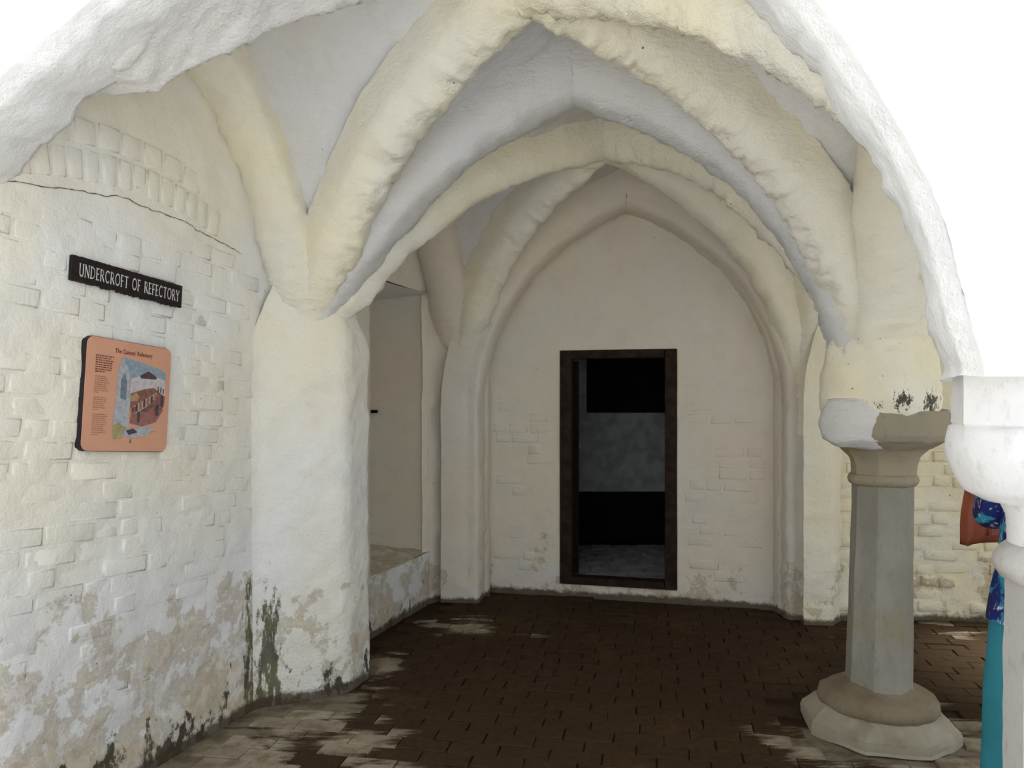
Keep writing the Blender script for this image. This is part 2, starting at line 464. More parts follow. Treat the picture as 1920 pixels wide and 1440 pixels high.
ceiling = None
def web(a, b, c, d, n=150, zmin=None):
    global ceiling
    k = np.linspace(-1, 1, n)
    s = np.sign(k) * np.sin(np.abs(k) * PI / 2)
    uu, vv = np.meshgrid(s, s, indexing='ij')
    u, v = uu.ravel(), vv.ravel()
    P = bilin(a, b, c, d, u, v)
    z = Z0 + (ZTOP - Z0) * np.maximum(hprof(u), hprof(v))
    if zmin is not None:                       # the corner that dies into the near arch, well above the others
        w = np.clip(-u / .25, 0, 1) * np.clip(-v / .25, 0, 1)
        z = np.where(w > 0, np.maximum(z, Z0 + (zmin - Z0) * w), z)
    V = np.column_stack([P, z])
    F = grid_faces(n, n, flip=True)
    if ceiling is None:
        ceiling = struct(obj('ceiling', V, F, M['web'], None, True, (.018, .011, .008)))
    else:
        obj('vault_web', V, F, M['web'], ceiling, True, (.018, .011, .008))
web(P0, C0, C1, P1, zmin=2.62)
web(P1, C1, C2, P2)
web(C0, R0, R1, C1, 70)
web(C1, R1, R2, C2, 70)

def rib(name, path, mat=None, depth=.18, top=.15, sof=.075, foot=(Z0 - .12, Z0 - .12), fade=(0, 0), ridge=.006, amp=(.012, .010, .006), n=240, ztop=None, parent=None, shift=0.0, cut=(-1, 1)):
    """path: two ends of a straight rib, or the four bay corners (a, b, c, d) of the diagonal a-c"""
    ztop = ztop or ZTOP
    k = np.linspace(-1, 1, 1600); q = np.sign(k) * np.sin(np.abs(k) * PI / 2)
    q = q[(q >= cut[0]) & (q <= cut[1])]
    if len(path) == 2:
        a, b = [np.asarray(p, float) for p in path]
        XY = (a + b) / 2 + (b - a) / 2 * q[:, None]
    else:
        XY = bilin(*path, q, q)
    Z = Z0 + (ztop - Z0) * hprof(q)
    if cut[0] == -1: XY = np.vstack([XY[:1], XY]); Z = np.concatenate([[foot[0]], Z])
    if cut[1] == 1: XY = np.vstack([XY, XY[-1:]]); Z = np.concatenate([Z, [foot[1]]])
    P = np.column_stack([XY, Z])
    t = np.concatenate([[0], np.cumsum(np.linalg.norm(np.diff(P, axis=0), axis=1))])
    tt = np.linspace(0, t[-1], n)
    P = np.stack([np.interp(tt, t, P[:, i]) for i in range(3)], 1)
    e = XY[-1] - XY[0]; e = e / np.linalg.norm(e)
    E = np.gradient(np.stack([np.interp(tt, t, XY[:, i]) for i in range(2)], 1), axis=0) + e * 1e-5
    E /= np.linalg.norm(E, axis=1, keepdims=True)
    side = np.column_stack([-E[:, 1], E[:, 0], np.zeros(n)])
    T = np.gradient(P, axis=0)
    for _ in range(2): T[1:-1] = (T[:-2] + 2 * T[1:-1] + T[2:]) / 4
    T /= np.linalg.norm(T, axis=1, keepdims=True)
    Nn = np.cross(side, T); Nn /= np.linalg.norm(Nn, axis=1, keepdims=True)      # towards the room
    if Nn[n // 2, 2] > 0: Nn = -Nn
    prof = [(-.10, -top), (.02, -top), (depth * .45, -top * .97), (depth * .60, -top * .88), (depth * .82, -sof * 1.25), (depth * .95, -sof * .9), (depth, -sof * .45), (depth * 1.01, 0)]
    prof = prof + [(p, -r_) for p, r_ in prof[-2::-1]]
    m = len(prof)
    V = np.zeros((n, m, 3))
    tw = (fbm(np.column_stack([tt, np.full(n, XY[0, 0] * 3.1), np.full(n, XY[-1, 1] * 2.7)]), 34, 2, 3) * .5 + .3 * fbm(np.column_stack([tt, np.full(n, .3), np.full(n, XY[-1, 1] * 2.7)]), 11, 1, 3)) * ridge
    fd = np.ones(n)
    half = np.arange(n) < n / 2
    for hh, fz, f in ((half, foot[0], fade[0]), (~half, foot[1], fade[1])):
        if f > 0: fd = np.where(hh, np.clip(.02 + (P[:, 2] - fz) / f, .02, 1), fd)
    fd = fd * fd * (3 - 2 * fd)
    for j, (nn, bb) in enumerate(prof):
        tj = fbm(np.column_stack([tt, np.full(n, j * .045 + XY[0, 0]), np.full(n, XY[-1, 1] * 1.7)]), 30, 3, 13) * ridge * .9
        off = (nn + tw + tj) * fd if nn > .03 else np.full(n, nn)
        V[:, j] = P + Nn * off[:, None] + side * (bb * (.35 + .65 * fd) + shift)[:, None]
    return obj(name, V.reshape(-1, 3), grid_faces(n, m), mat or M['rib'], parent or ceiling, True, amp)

FL = 1.68
B1, B2 = (P0, C0, C1, P1), (P1, C1, C2, P2)
def rot4(B): return (B[1], B[2], B[3], B[0])
# first bay
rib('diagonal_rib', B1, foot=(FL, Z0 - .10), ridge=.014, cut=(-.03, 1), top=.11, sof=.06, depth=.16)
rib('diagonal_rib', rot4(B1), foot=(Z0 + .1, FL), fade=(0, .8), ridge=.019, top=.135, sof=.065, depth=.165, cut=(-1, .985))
# transverse rib between pilaster and column
rib('transverse_rib', (P1, C1), M['web'], foot=(FL, Z0 - .15), fade=(.8, 0), ridge=.006, top=.16, sof=.10, cut=(-.985, 1))
# second bay
rib('diagonal_rib', B2, foot=(FL, Z0 - .2), fade=(.6, .6), ridge=.008, top=.12, sof=.06, cut=(-.985, 1))
rib('diagonal_rib', rot4(B2), foot=(Z0 - .10, FL), fade=(0, .6), ridge=.016, top=.12, sof=.06, cut=(-1, .985))
# along the left wall
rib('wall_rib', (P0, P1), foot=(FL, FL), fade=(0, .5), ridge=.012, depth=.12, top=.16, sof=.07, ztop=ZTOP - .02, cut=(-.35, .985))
rib('wall_rib', (P1, P2), M['back'], foot=(FL, FL), fade=(.5, .5), depth=.12, top=.16, sof=.07, ztop=ZTOP - .02, cut=(-.985, .985))
# against the back wall, running down to the floor as flat responds
rib('wall_rib', (P2, C2), M['back'], foot=(0, 0), ridge=.003, depth=.20, top=.15, sof=.12, ztop=ZTOP - .05)
rib('wall_rib', (P2 + (.05, .16), C2 + (-.05, .16)), M['back'], foot=(0, 0), ridge=.003, depth=.15, top=.15, sof=.14, ztop=ZTOP - .08)
# arcade between the columns
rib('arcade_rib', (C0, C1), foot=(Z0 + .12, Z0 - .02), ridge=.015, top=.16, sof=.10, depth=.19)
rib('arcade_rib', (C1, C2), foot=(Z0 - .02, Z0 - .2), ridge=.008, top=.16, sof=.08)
# right-hand bays
B3, B4 = (C0, R0, R1, C1), (C1, R1, R2, C2)
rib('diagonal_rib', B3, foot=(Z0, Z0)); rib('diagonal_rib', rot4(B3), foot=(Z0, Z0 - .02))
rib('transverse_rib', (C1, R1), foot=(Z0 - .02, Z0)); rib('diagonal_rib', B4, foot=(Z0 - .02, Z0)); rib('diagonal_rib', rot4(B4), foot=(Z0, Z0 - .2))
rib('wall_rib', (C2, R2), M['right'], foot=(0, Z0), shift=-.06, top=.2)
# unseen slab and outer shell, added to keep sky light from leaking in
V, F = boxdata((.85, 5.05, 3.56), (8.5, 6.5, .28))
struct(obj('light_block_slab', V, F, M['back'], None, False))
shell = [(LL(.3), .3), (LL(.3) - .8, .3), (LL(8) - 2.4, 8.1), (5.08, 8.1), (5.08, 5.0), (4.98, 4.96)]
V = [(x, y, z) for x, y in shell for z in (-.05, 3.5)]
struct(obj('light_block_shell', V, [(2 * k, 2 * k + 1, 2 * k + 3, 2 * k + 2) for k in range(5)], M['back'], None, False))
obj('wall_head', [(LL(.3) - .8, .3, 3.42), (LL(1.9) - .8, 1.9, 3.42), (LL(1.9) + .02, 1.9, 3.42), (LL(.3) + .02, .3, 3.42)], [(0, 1, 2, 3)], M['back'], wall_left, False)
def end_fill():
    q = np.sin(np.linspace(-1, 1, 90) * PI / 2); V = []
    for s_ in q:
        p = (P2 + C2) / 2 + (C2 - P2) / 2 * s_
        for d in (-.02, .15, .40): V.append((p[0] + .172 * d, p[1] + .985 * d, Z0 + (ZTOP - Z0) * float(hprof(s_))))
    obj('vault_web', V, grid_faces(90, 3), M['web'], ceiling, True)
end_fill()

# --- the near arch that frames the view
dA = (P0 - C0) / np.linalg.norm(P0 - C0); nA = np.array((-dA[1], dA[0])); nA *= np.sign(nA[1])
KA = np.array([(.215, 1.60), (.216, 1.639), (.257, 1.774), (.341, 2.09), (.511, 2.42), (.731, 2.713), (1.08, 2.965), (1.50, 3.09), (1.95, 3.06),
               (2.437, 2.867), (2.69, 2.70), (2.97, 2.515), (3.244, 2.273), (3.42, 2.05), (3.5, 1.85)])
def catmull(K, n):
    K = np.vstack([2 * K[0] - K[1], K, 2 * K[-1] - K[-2]])
    out = []
    for i in range(1, len(K) - 2):
        p0, p1, p2, p3_ = K[i - 1], K[i], K[i + 1], K[i + 2]
        for t in np.linspace(0, 1, 24, endpoint=False):
            out.append(.5 * (2 * p1 + (p2 - p0) * t + (2 * p0 - 5 * p1 + 4 * p2 - p3_) * t * t + (3 * p1 - p0 - 3 * p2 + p3_) * t ** 3))
    out.append(K[-2]); out = np.array(out)
    d = np.concatenate([[0], np.cumsum(np.linalg.norm(np.diff(out, axis=0), axis=1))])
    tt = np.linspace(0, d[-1], n)
    return np.stack([np.interp(tt, d, out[:, 0]), np.interp(tt, d, out[:, 1])], 1)
def near_arch(name, origin, direc, mat):
    nrm = np.array((-direc[1], direc[0])); nrm = nrm * np.sign(nrm[1])
    n = 260
    K = catmull(KA, n)
    T = np.gradient(K, axis=0); T /= np.linalg.norm(T, axis=1, keepdims=True)
    No = np.stack([-T[:, 1], T[:, 0]], 1)                 # outward from the opening
    out = K + No * 1.3
    out[:, 0] = np.clip(out[:, 0], -.30, 3.9); out[:, 1] = np.clip(out[:, 1], 1.60, 3.56)
    rows = []
    jag = fbm(np.column_stack([np.arange(n) * .021, np.zeros(n), np.zeros(n)]), 9, 4, 21) * .016
    # from the back face over the soffit to the front face
    for k in np.linspace(1, 0, 14) ** 1.4: rows.append((K + (out - K) * k + No * (jag[:, None] if k < .2 else 0), np.full(n, .17)))
    for q in np.linspace(0, 1, 16)[1:]:
        ins = -.065 * math.sin(min(q, .8) / .8 * PI / 2) + (.025 if q > .9 else 0)
        rows.append((K + No * ((1 - q) * jag + ins)[:, None], np.full(n, .17 - .34 * q)))
    for k in (np.linspace(0, 1, 44) ** 1.3)[1:]: rows.append((K - No * .04 + (out - K + No * .04) * k, np.full(n, -.17 - .05 * min(k * 4, 1))))
    m = len(rows); V = np.zeros((n, m, 3))
    for j, (sz, off) in enumerate(rows):
        xy = origin[None, :] + direc[None, :] * sz[:, 0:1] + nrm[None, :] * off[:, None]
        V[:, j, :2] = xy; V[:, j, 2] = sz[:, 1]
    return obj(name, V.reshape(-1, 3), grid_faces(n, m, flip=True), mat, ceiling, True, (.012, .006, .004))
near_arch('transverse_arch', C0, dA, M['arch'])
dR = -dA
def mirrored():
    src = bpy.data.objects['transverse_arch']
    o = src.copy(); C.objects.link(o); o.parent = ceiling
    # the next arch of the row, on the far side of the near column
    off = C0 + (-dA) * 4.1 - C0
    o.location = (off[0], off[1], 0)
mirrored()

# ------------------------------------------------------------------ columns
def lathe(name, prof, seg, mat, parent, rot=0.0, amp=None, sub=1, lean=0.0, smooth=True, centre=(0, 0)):
    """prof: (radius, z[, roundness 0..1]); seg sides; sub points per side"""
    n = seg * sub; V = []
    for i in range(n):
        a = rot + 2 * PI * i / n
        loc = (a - rot) % (2 * PI / seg) - PI / seg
        poly = math.cos(PI / seg) / math.cos(loc)
        for p in prof:
            r, z = p[0], p[1]; rd = p[2] if len(p) > 2 else 0.0
            k = poly * (1 - rd) + rd
            V.append((centre[0] + r * k * math.cos(a) + lean * z, centre[1] + r * k * math.sin(a), z))
    m = len(prof)
    F = grid_faces(n, m, closed_u=True)
    V = V + [(centre[0] + lean * prof[0][1], centre[1], prof[0][1]), (centre[0] + lean * prof[-1][1], centre[1], prof[-1][1])]
    b, t = n * m, n * m + 1
    for i in range(n):
        j = (i + 1) % n
        F.append((i * m, b, j * m)); F.append((i * m + m - 1, j * m + m - 1, t))
    o = obj(name, V, F, mat, parent, smooth, amp)
    return o
def hard(o, ang=28):
    bm = bmesh.new(); bm.from_mesh(o.data)
    for e in bm.edges:
        if len(e.link_faces) == 2 and e.calc_face_angle() > R(ang): e.smooth = False
    bm.to_mesh(o.data); bm.free()
def dense(prof, step=.02):
    out = []
    for a, b in zip(prof[:-1], prof[1:]):
        a = (*a, 0.0)[:3]; b = (*b, 0.0)[:3]
        k = max(1, int(math.hypot(a[0] - b[0], a[1] - b[1]) / step))
        for i in range(k): out.append(tuple(a[q] + (b[q] - a[q]) * i / k for q in range(3)))
    out.append((*prof[-1], 0.0)[:3])
    return out

ROT = R(-123.6)
col = empty('stone_column', (C1[0], C1[1], 0))
tag(col, 'grey octagonal stone column with moulded base, carrying the vault ribs', 'column')
LEAN = .022
hard(lathe('plinth', dense([(.350, -.01), (.352, .03), (.345, .055), (.292, .105), (.27, .118), (.2, .118)]), 8, M['plinth'], col, ROT, (.012, .006, .003), 6), 20)
lathe('base_moulding', dense([(.235, .085, 1), (.258, .102, 1), (.270, .130, 1), (.262, .158, .9), (.225, .182, .7), (.178, .198, .4), (.152, .212, .1), (.142, .225, 0)], .014), 8, M['base'], col, ROT, (.010, .007, .003), 6)
hard(lathe('shaft', dense([(.148, .20), (.146, .30), (.137, 1.0), (.135, 1.165)], .05), 8, M['shaft'], col, ROT, (.003, .002, .001), 5, LEAN), 25)
lathe('neck_ring', dense([(.136, 1.145), (.150, 1.157, .4), (.157, 1.175, .5), (.151, 1.195, .4), (.140, 1.205)], .008), 8, M['capital'], col, ROT, (.004, .004, .002), 5, LEAN)
hard(lathe('capital', dense([(.143, 1.198), (.146, 1.245), (.158, 1.28), (.190, 1.318), (.232, 1.345, .2), (.257, 1.362, .3), (.272, 1.39, .3), (.272, 1.455, .3), (.262, 1.50, .3), (.15, 1.51)], .014), 8, M['capital'], col, ROT, (.008, .006, .003), 6, LEAN), 25)
# limewash-covered springer block lying over the left of the capital
spr = lathe('springer', dense([(.10, 1.44, 1), (.20, 1.452, 1), (.25, 1.48, 1), (.268, 1.56, .8), (.262, 1.66, .6), (.235, 1.78, .6), (.19, 1.92, .8), (.12, 2.06, 1), (.04, 2.15, 1)]), 12, M['springer'], ceiling, 0, (.016, .012, .005), 4, 0, True, (C1[0] + .01, C1[1]))
lathe('springer', dense([(.06, 1.315, 1), (.13, 1.322, 1), (.175, 1.36, 1), (.185, 1.45, 1), (.15, 1.56, 1), (.05, 1.60, 1)]), 12, M['web'], ceiling, 0, (.014, .010, .004), 4, 0, True, (C1[0] - .105, C1[1] - .055))

col2 = empty('stone_column', (C0[0] + .025, C0[1], 0))
tag(col2, 'limewashed near column with a bulging white capital, at the right edge beside the person', 'column')
lathe('plinth', dense([(.350, -.01), (.352, .03), (.345, .055), (.292, .105), (.2, .118)]), 8, M['plinth'], col2, ROT, (.010, .006, .002), 6)
lathe('base_moulding', dense([(.255, .100, 1), (.297, .150, 1), (.282, .182, .9), (.235, .212, .6), (.158, .255, .1), (.15, .27, 0)], .02), 8, M['base'], col2, ROT, (.008, .006, .002), 6)
hard(lathe('shaft', dense([(.156, .235), (.150, .9), (.146, 1.15)], .05), 8, M['greystone'], col2, ROT, (.003, .002, .001), 5), 25)
lathe('neck_ring', dense([(.142, 1.085), (.158, 1.092, .7), (.174, 1.118, .9), (.176, 1.140, .9), (.160, 1.170, .7), (.145, 1.185, .5)], .008), 8, M['greystone'], col2, ROT, (.006, .005, .002), 5)
lathe('capital_neck', dense([(.142, 1.165, .8), (.146, 1.25, .9), (.165, 1.30, 1), (.185, 1.345, 1), (.15, 1.36, 1)], .012), 8, M['whitestone'], col2, ROT, (.004, .003, .001), 5)
lathe('capital', dense([(.15, 1.285, 1), (.19, 1.292, 1), (.235, 1.318, 1), (.255, 1.355, 1), (.268, 1.40, 1), (.270, 1.44, 1), (.264, 1.475, 1), (.2, 1.49, 1)], .012), 12, M['whitestone'], col2, 0, (.012, .007, .003), 5)
hard(lathe('abacus', dense([(.15, 1.47), (.262, 1.478), (.272, 1.49), (.272, 1.63), (.262, 1.64), (.15, 1.645)], .02), 8, M['whitestone'], col2, R(-136), (.006, .004, .002), 6), 25)

# ------------------------------------------------------------------ floor
e1 = np.array((1, -.172)); e1 /= np.linalg.norm(e1); e2 = np.array((-e1[1], e1[0]))
V = np.array([(-2.6, .2, -.022), (5.2, .2, -.022), (5.2, 6.6, -.022), (-2.6, 6.6, -.022)])
g = np.linspace(0, 1, 60)
Vf = np.array([(-2.6 + 7.8 * a, 1.2 + 5.3 * b, -.013) for a in g for b in g])
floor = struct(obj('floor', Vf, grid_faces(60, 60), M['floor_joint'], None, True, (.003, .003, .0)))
M['earth'] = plain('pale_gravel_yard', (.52, .52, .51), .95, .3, .05, 8, .5)
struct(obj('ground', [(-30, -40, -.06), (30, -40, -.06), (30, 40, -.06), (-30, 40, -.06)], [(0, 1, 2, 3)], M['earth'], None, False))

def brick_mesh(name, L, B, H, seed, bev=.007):
    rnd = random.Random(seed)
    V = []
    for (ins, z) in ((0, -H), (0, -bev), (bev * .9, 0)):
        for sx, sy in ((-1, -1), (1, -1), (1, 1), (-1, 1)):
            j = .0025
            V.append((sx * (L / 2 - ins) + rnd.uniform(-j, j), sy * (B / 2 - ins) + rnd.uniform(-j, j), z + (rnd.uniform(-.002, .001) if z > -bev - .001 else 0)))
    F = []
    for k in (0, 4):
        for i in range(4):
            j = (i + 1) % 4
            F.append((k + i, k + j, k + 4 + j, k + 4 + i))
    F.append((8, 9, 10, 11))
    return V, F
BL, BB = .228, .108
fb = [brick_mesh('brick', BL - .004, BB - .004, .03, s, .004) for s in range(4)]
fb_me = []
for V_, F_ in fb:
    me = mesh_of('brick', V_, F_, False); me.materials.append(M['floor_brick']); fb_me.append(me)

def inside_floor(x, y):
    if x < LL(y) + .06: return False
    if 3.70 < y < 4.34 and x < -.80: return False
    if y > 5.66 and x < -.12: return y < 5.82 + .28 * (x + .6)
    if y > (wb(x) if x < 1.93 else 5.30 - .05 * (x - 2.2)) - .05: return False
    if math.hypot(x - C1[0], y - C1[1]) < .37 or math.hypot(x - C0[0], y - C0[1]) < .37: return False
    return True
def in_view(x, y):
    r = x / y
    return abs(r) < .72 and (750 + 1550 * 1.4 / y) < 1470 and y > 2.9
cand = []
for j in range(-4, 42):
    jo = (.5 * (j % 2) + random.uniform(-.16, .16)) * BL
    for i in range(-18, 26):
        o = jo + random.uniform(-.002, .002)
        p = np.array((.2, 2.6)) + e1 * (i * BL + o) + e2 * (j * BB)
        if inside_floor(*p) and inside_floor(*(p + e1 * .08)) and inside_floor(*(p - e1 * .08)) and p[1] > 1.35:
            cand.append((p, in_view(*p)))
vis = sorted([c for c in cand if c[1]], key=lambda c: c[0][1])
single, rest = vis[:290], vis[290:] + [c for c in cand if not c[1]]
ang = math.atan2(e1[1], e1[0])
for k, (p, _) in enumerate(single):
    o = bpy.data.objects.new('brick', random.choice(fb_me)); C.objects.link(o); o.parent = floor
    o.location = (p[0], p[1], random.uniform(-.002, .004))
    o.rotation_euler = (R(random.uniform(-1.2, 1.2)), R(random.uniform(-.8, .8)), ang + R(random.uniform(-1.3, 1.3)) + (PI if random.random() < .5 else 0))
V, F = [], []
for p, _ in rest:
    v, f = random.choice(fb); a = ang + R(random.uniform(-1.3, 1.3)); z = random.uniform(-.003, .006); b0 = len(V)
    ca, sa = math.cos(a), math.sin(a); tx = random.uniform(-.02, .02)
    for q in v: V.append((p[0] + q[0] * ca - q[1] * sa, p[1] + q[0] * sa + q[1] * ca, q[2] + z + q[1] * tx))
    F += [tuple(i + b0 for i in ff) for ff in f]
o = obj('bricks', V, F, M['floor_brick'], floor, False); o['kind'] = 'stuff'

# ------------------------------------------------------------------ whitewashed bricks of the walls (each a low pillow set in the plaster)
def wall_brick(frame, L, Hh, proud, mat, parent, rnd, tilt=0.0):
    """frame: (centre, along, up, out)"""
    c, al, up, ou = [np.asarray(v, float) for v in frame]
    V = []
    ca, sa = math.cos(tilt), math.sin(tilt)
    for (ins, z) in ((0, -.012), (.002, proud * .55), (.008, proud)):
        for sx, sy in ((-1, -1), (1, -1), (1, 1), (-1, 1)):
            a = sx * (L / 2 - ins) + rnd.uniform(-.004, .004); b = sy * (Hh / 2 - ins) + rnd.uniform(-.003, .003)
            a, b = a * ca - b * sa, a * sa + b * ca
            V.append(al * a + up * b + ou * z)
    F = []
    for k in (0, 4):
        for i in range(4):
            j = (i + 1) % 4
            F.append((k + i, k + j, k + 4 + j, k + 4 + i))
    F.append((8, 9, 10, 11))
    me = mesh_of('brick', V, F, True); me.materials.append(mat)
    o = bpy.data.objects.new('brick', me); C.objects.link(o); o.parent = parent
    o.location = c
    return o
rnd = random.Random(5)
alL, upL, ouL = np.array((.326, .945, 0)), np.array((0, 0, 1.)), np.array((.945, -.327, 0))
alL /= np.linalg.norm(alL); ouL /= np.linalg.norm(ouL)
TL = R(-4.1)
nb_ = 0
for r_ in range(0, 27):
    zc = .42 + r_ * .077
    u = -.84 + rnd.uniform(-.1, .02)
    while u < .46:
        L = rnd.choice((.20, .215, .105, .11, .16))
        uc = u + L / 2; zz = zc - .072 * (uc + .2)
        p = .42 if zz < .75 else .66 if zz < 1.0 else .93
        if zz > 2.26: p = 0
        if rnd.random() < p and nb_ < 270:
            c = wl(uc, zz); c = c + ouL * (relief(c[None, :], LW_AMP)[0] - .002)
            wall_brick((c, alL, upL, ouL), L - .008, .068, rnd.uniform(.0022, .0045), M['wall_left'], wall_left, rnd, TL + R(rnd.uniform(-1, 1))); nb_ += 1
        u += L + .004
# soldier bricks of the relieving arch above
for k in range(15):
    uc = -.70 + k * .073
    zi = 2.395 - .30 * (uc + .18) ** 2
    c = wl(uc, zi + .062); c = c + ouL * (relief(c[None, :], LW_AMP)[0])
    wall_brick((c, alL, upL, ouL), .060, .118, rnd.uniform(.005, .008), M['wall_left'], wall_left, rnd, -.6 * (uc + .18) * .5)
for k in range(8):
    uc = -.60 + k * .112
    zi = 2.525 - .30 * (uc + .18) ** 2
    c = wl(uc, zi + .055); c = c + ouL * (relief(c[None, :], LW_AMP)[0])
    wall_brick((c, alL, upL, ouL), .095, .095, rnd.uniform(.004, .008), M['wall_left'], wall_left, rnd, -.6 * (uc + .18) * .5)
# crack under the relieving arch
def ribbon(name, pts, w, mat, parent, th=.004):
    V, F = [], []
    for i, p in enumerate(pts):
        for s in (-1, 1):
            ww = w * (.4 + abs(vn(np.array([[i * .9, 0, 0]]), 1.3, 4)[0])) * (0.2 if i in (0, len(pts) - 1) else 1)
            V.append(np.array(p) + np.array((0, 0, 1)) * s * ww)
    for i in range(len(pts) - 1): F.append((2 * i, 2 * i + 2, 2 * i + 3, 2 * i + 1))
    return obj(name, V, F, mat, parent, False)
M['crack'] = plain('crack_shadow_soil', (.10, .075, .05), 1, .3, 0)
ck = np.array([(-.72, 2.298), (-.657, 2.301), (-.601, 2.307), (-.401, 2.341), (-.283, 2.350), (-.183, 2.368), (-.112, 2.351), (.11, 2.342), (.203, 2.319), (.292, 2.312), (.533, 2.273)])
uu = np.linspace(-.72, .53, 90)
zz = np.interp(uu, ck[:, 0], ck[:, 1]) + .004 * vn(np.column_stack([uu, uu * 0, uu * 0]), 40, 8)
pts = []
for u_, z_ in zip(uu, zz):
    c = wl(u_, z_); pts.append(c + ouL * (relief(c[None, :], LW_AMP)[0] + .004))
ribbon('crack', pts, .0017, M['crack'], wall_left)

# bricks of the right wall behind the column
for r_ in range(16):
    zc = .10 + r_ * .088
    x = 2.20 + rnd.uniform(-.08, 0)
    while x < 3.55:
        L = rnd.choice((.21, .23, .18, .12)); xc = x + L / 2
        yb = np.interp(xc, [2.175, 2.40, 2.85, 3.4], [5.30, 5.265, 5.24, 5.19])
        if rnd.random() < .72 and xc > 2.26:
            c = np.array((xc, yb, zc + rnd.uniform(-.008, .008)))
            ou = np.array((-.07, -1, 0)); ou /= np.linalg.norm(ou); al = np.array((1, -.07, 0))
            c = c + ou * relief(c[None, :], (.016, .009, .004))[0]
            wall_brick((c, al, upL, ou), L - .016, .070, rnd.uniform(.008, .018), M['right'], wall_right, rnd, R(rnd.uniform(-2, 2)))
        x += L + .006
# faint bricks of the back wall beside the doorway
al = np.array((1, -.2477, 0)) / sB; ou = np.array((-.2477, -1, 0)) / sB
for r_ in range(16):
    zc = .22 + r_ * .085
    for (xa, xb_) in ((-.12, .32), (1.34, 1.90)):
        x = xa + rnd.uniform(-.05, .03)
        while x < xb_ - .1:
            L = rnd.choice((.21, .23, .16, .12)); xc = x + L / 2
            if rnd.random() < .42 and xc + L / 2 < xb_ + .02:
                c = np.array((xc, wb(xc), zc + rnd.uniform(-.006, .006)))
                c = c + ou * relief(c[None, :], (.010, .006, .0028))[0]
                wall_brick((c, al, upL, ou), L - .016, .068, rnd.uniform(.003, .007), M['back'], wall_back, rnd, R(rnd.uniform(-2, 2)))
            x += L + .006

# ------------------------------------------------------------------ doorway: timber frame, open leaf, the unlit room beyond
door = empty('door_1', (.82, wb(.82), DZ0)); struct(door)
dr = math.atan2(-.2477, 1); door.rotation_euler = (0, 0, dr)
dw, dh = (DX1 - DX0) * sB, DZ1 - DZ0
def dpart(name, cx, cz, sx, sz, dy=.05, sy=.12, mat='wood'):
    return bevel_box(name, (cx, dy, cz), (sx, sy, sz), M[mat], door, .005, 2)
dpart('jamb', -dw / 2 + .048, dh / 2, .096, dh)
dpart('jamb', dw / 2 - .045, dh / 2, .090, dh)
dpart('lintel', 0, dh - .033, dw - .19, .066)
dpart('threshold', 0, .028, dw - .19, .056)
leaf = bevel_box('door_leaf', (-dw / 2 + .115, .11 + .38, dh / 2 - .01), (.045, .76, dh - .14), M['leaf'], door, .004, 1)
leaf.matrix_local = Matrix.Translation((-dw / 2 + .10, .10, 0)) @ Matrix.Rotation(R(10.5), 4, 'Z') @ Matrix.Translation((dw / 2 - .10, -.10, 0))
kn = obj('knob', [], [], M['metal'], leaf)
bm = bmesh.new(); bmesh.ops.create_uvsphere(bm, u_segments=14, v_segments=8, radius=.022); bm.to_mesh(kn.data); bm.free()
kn.location = (-dw / 2 + .155, .11 + .70, 1.04)

def rb(x0, y0, z0, x1, y1, z1, name, mat, par=None, smooth=False):
    V, F = boxdata(((x0 + x1) / 2, (y0 + y1) / 2, (z0 + z1) / 2), (x1 - x0, y1 - y0, z1 - z0))
    return obj(name, V, F, M[mat], par, smooth)
YB, ZF = 7.75, .09
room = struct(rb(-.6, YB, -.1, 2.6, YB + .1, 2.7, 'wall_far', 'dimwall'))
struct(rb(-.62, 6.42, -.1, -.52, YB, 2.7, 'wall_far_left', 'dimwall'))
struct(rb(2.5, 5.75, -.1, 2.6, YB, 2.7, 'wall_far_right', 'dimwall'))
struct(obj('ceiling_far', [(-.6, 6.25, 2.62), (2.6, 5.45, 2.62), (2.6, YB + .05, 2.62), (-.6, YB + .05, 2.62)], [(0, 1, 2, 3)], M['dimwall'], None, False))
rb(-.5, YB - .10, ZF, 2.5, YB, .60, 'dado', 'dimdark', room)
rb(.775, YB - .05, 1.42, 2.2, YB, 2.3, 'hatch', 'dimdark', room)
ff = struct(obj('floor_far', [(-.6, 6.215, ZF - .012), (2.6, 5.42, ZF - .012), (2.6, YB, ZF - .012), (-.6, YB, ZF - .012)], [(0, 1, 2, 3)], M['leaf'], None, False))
V_, F_ = brick_mesh('tile', .225, .225, .02, 77, .006)
tme = mesh_of('tile', V_, F_, False); tme.materials.append(M['dimtile'])
for i in range(9):
    for j in range(9):
        x, y = .1 + i * .23 + (.11 if j % 2 else 0), 6.02 + j * .2
        if y < wb(x) + .22 + .0 or y > YB - .22: continue
        o = bpy.data.objects.new('tile', tme); C.objects.link(o); o.parent = ff
        o.location = (x, y, ZF + random.uniform(-.002, .002)); o.rotation_euler = (0, 0, R(random.uniform(-1, 1)))

# ------------------------------------------------------------------ signs on the left wall
def sign_frame(u, z, tilt, off):
    """matrix: local x along the wall, y up, z out of the wall"""
    c = wl(u, z, off)
    Rm = Matrix(((alL[0], 0, ouL[0]), (alL[1], 0, ouL[1]), (0, 1, 0))).to_4x4()
    return Matrix.Translation(Vector(c)) @ Rm @ Matrix.Rotation(tilt, 4, 'Z')

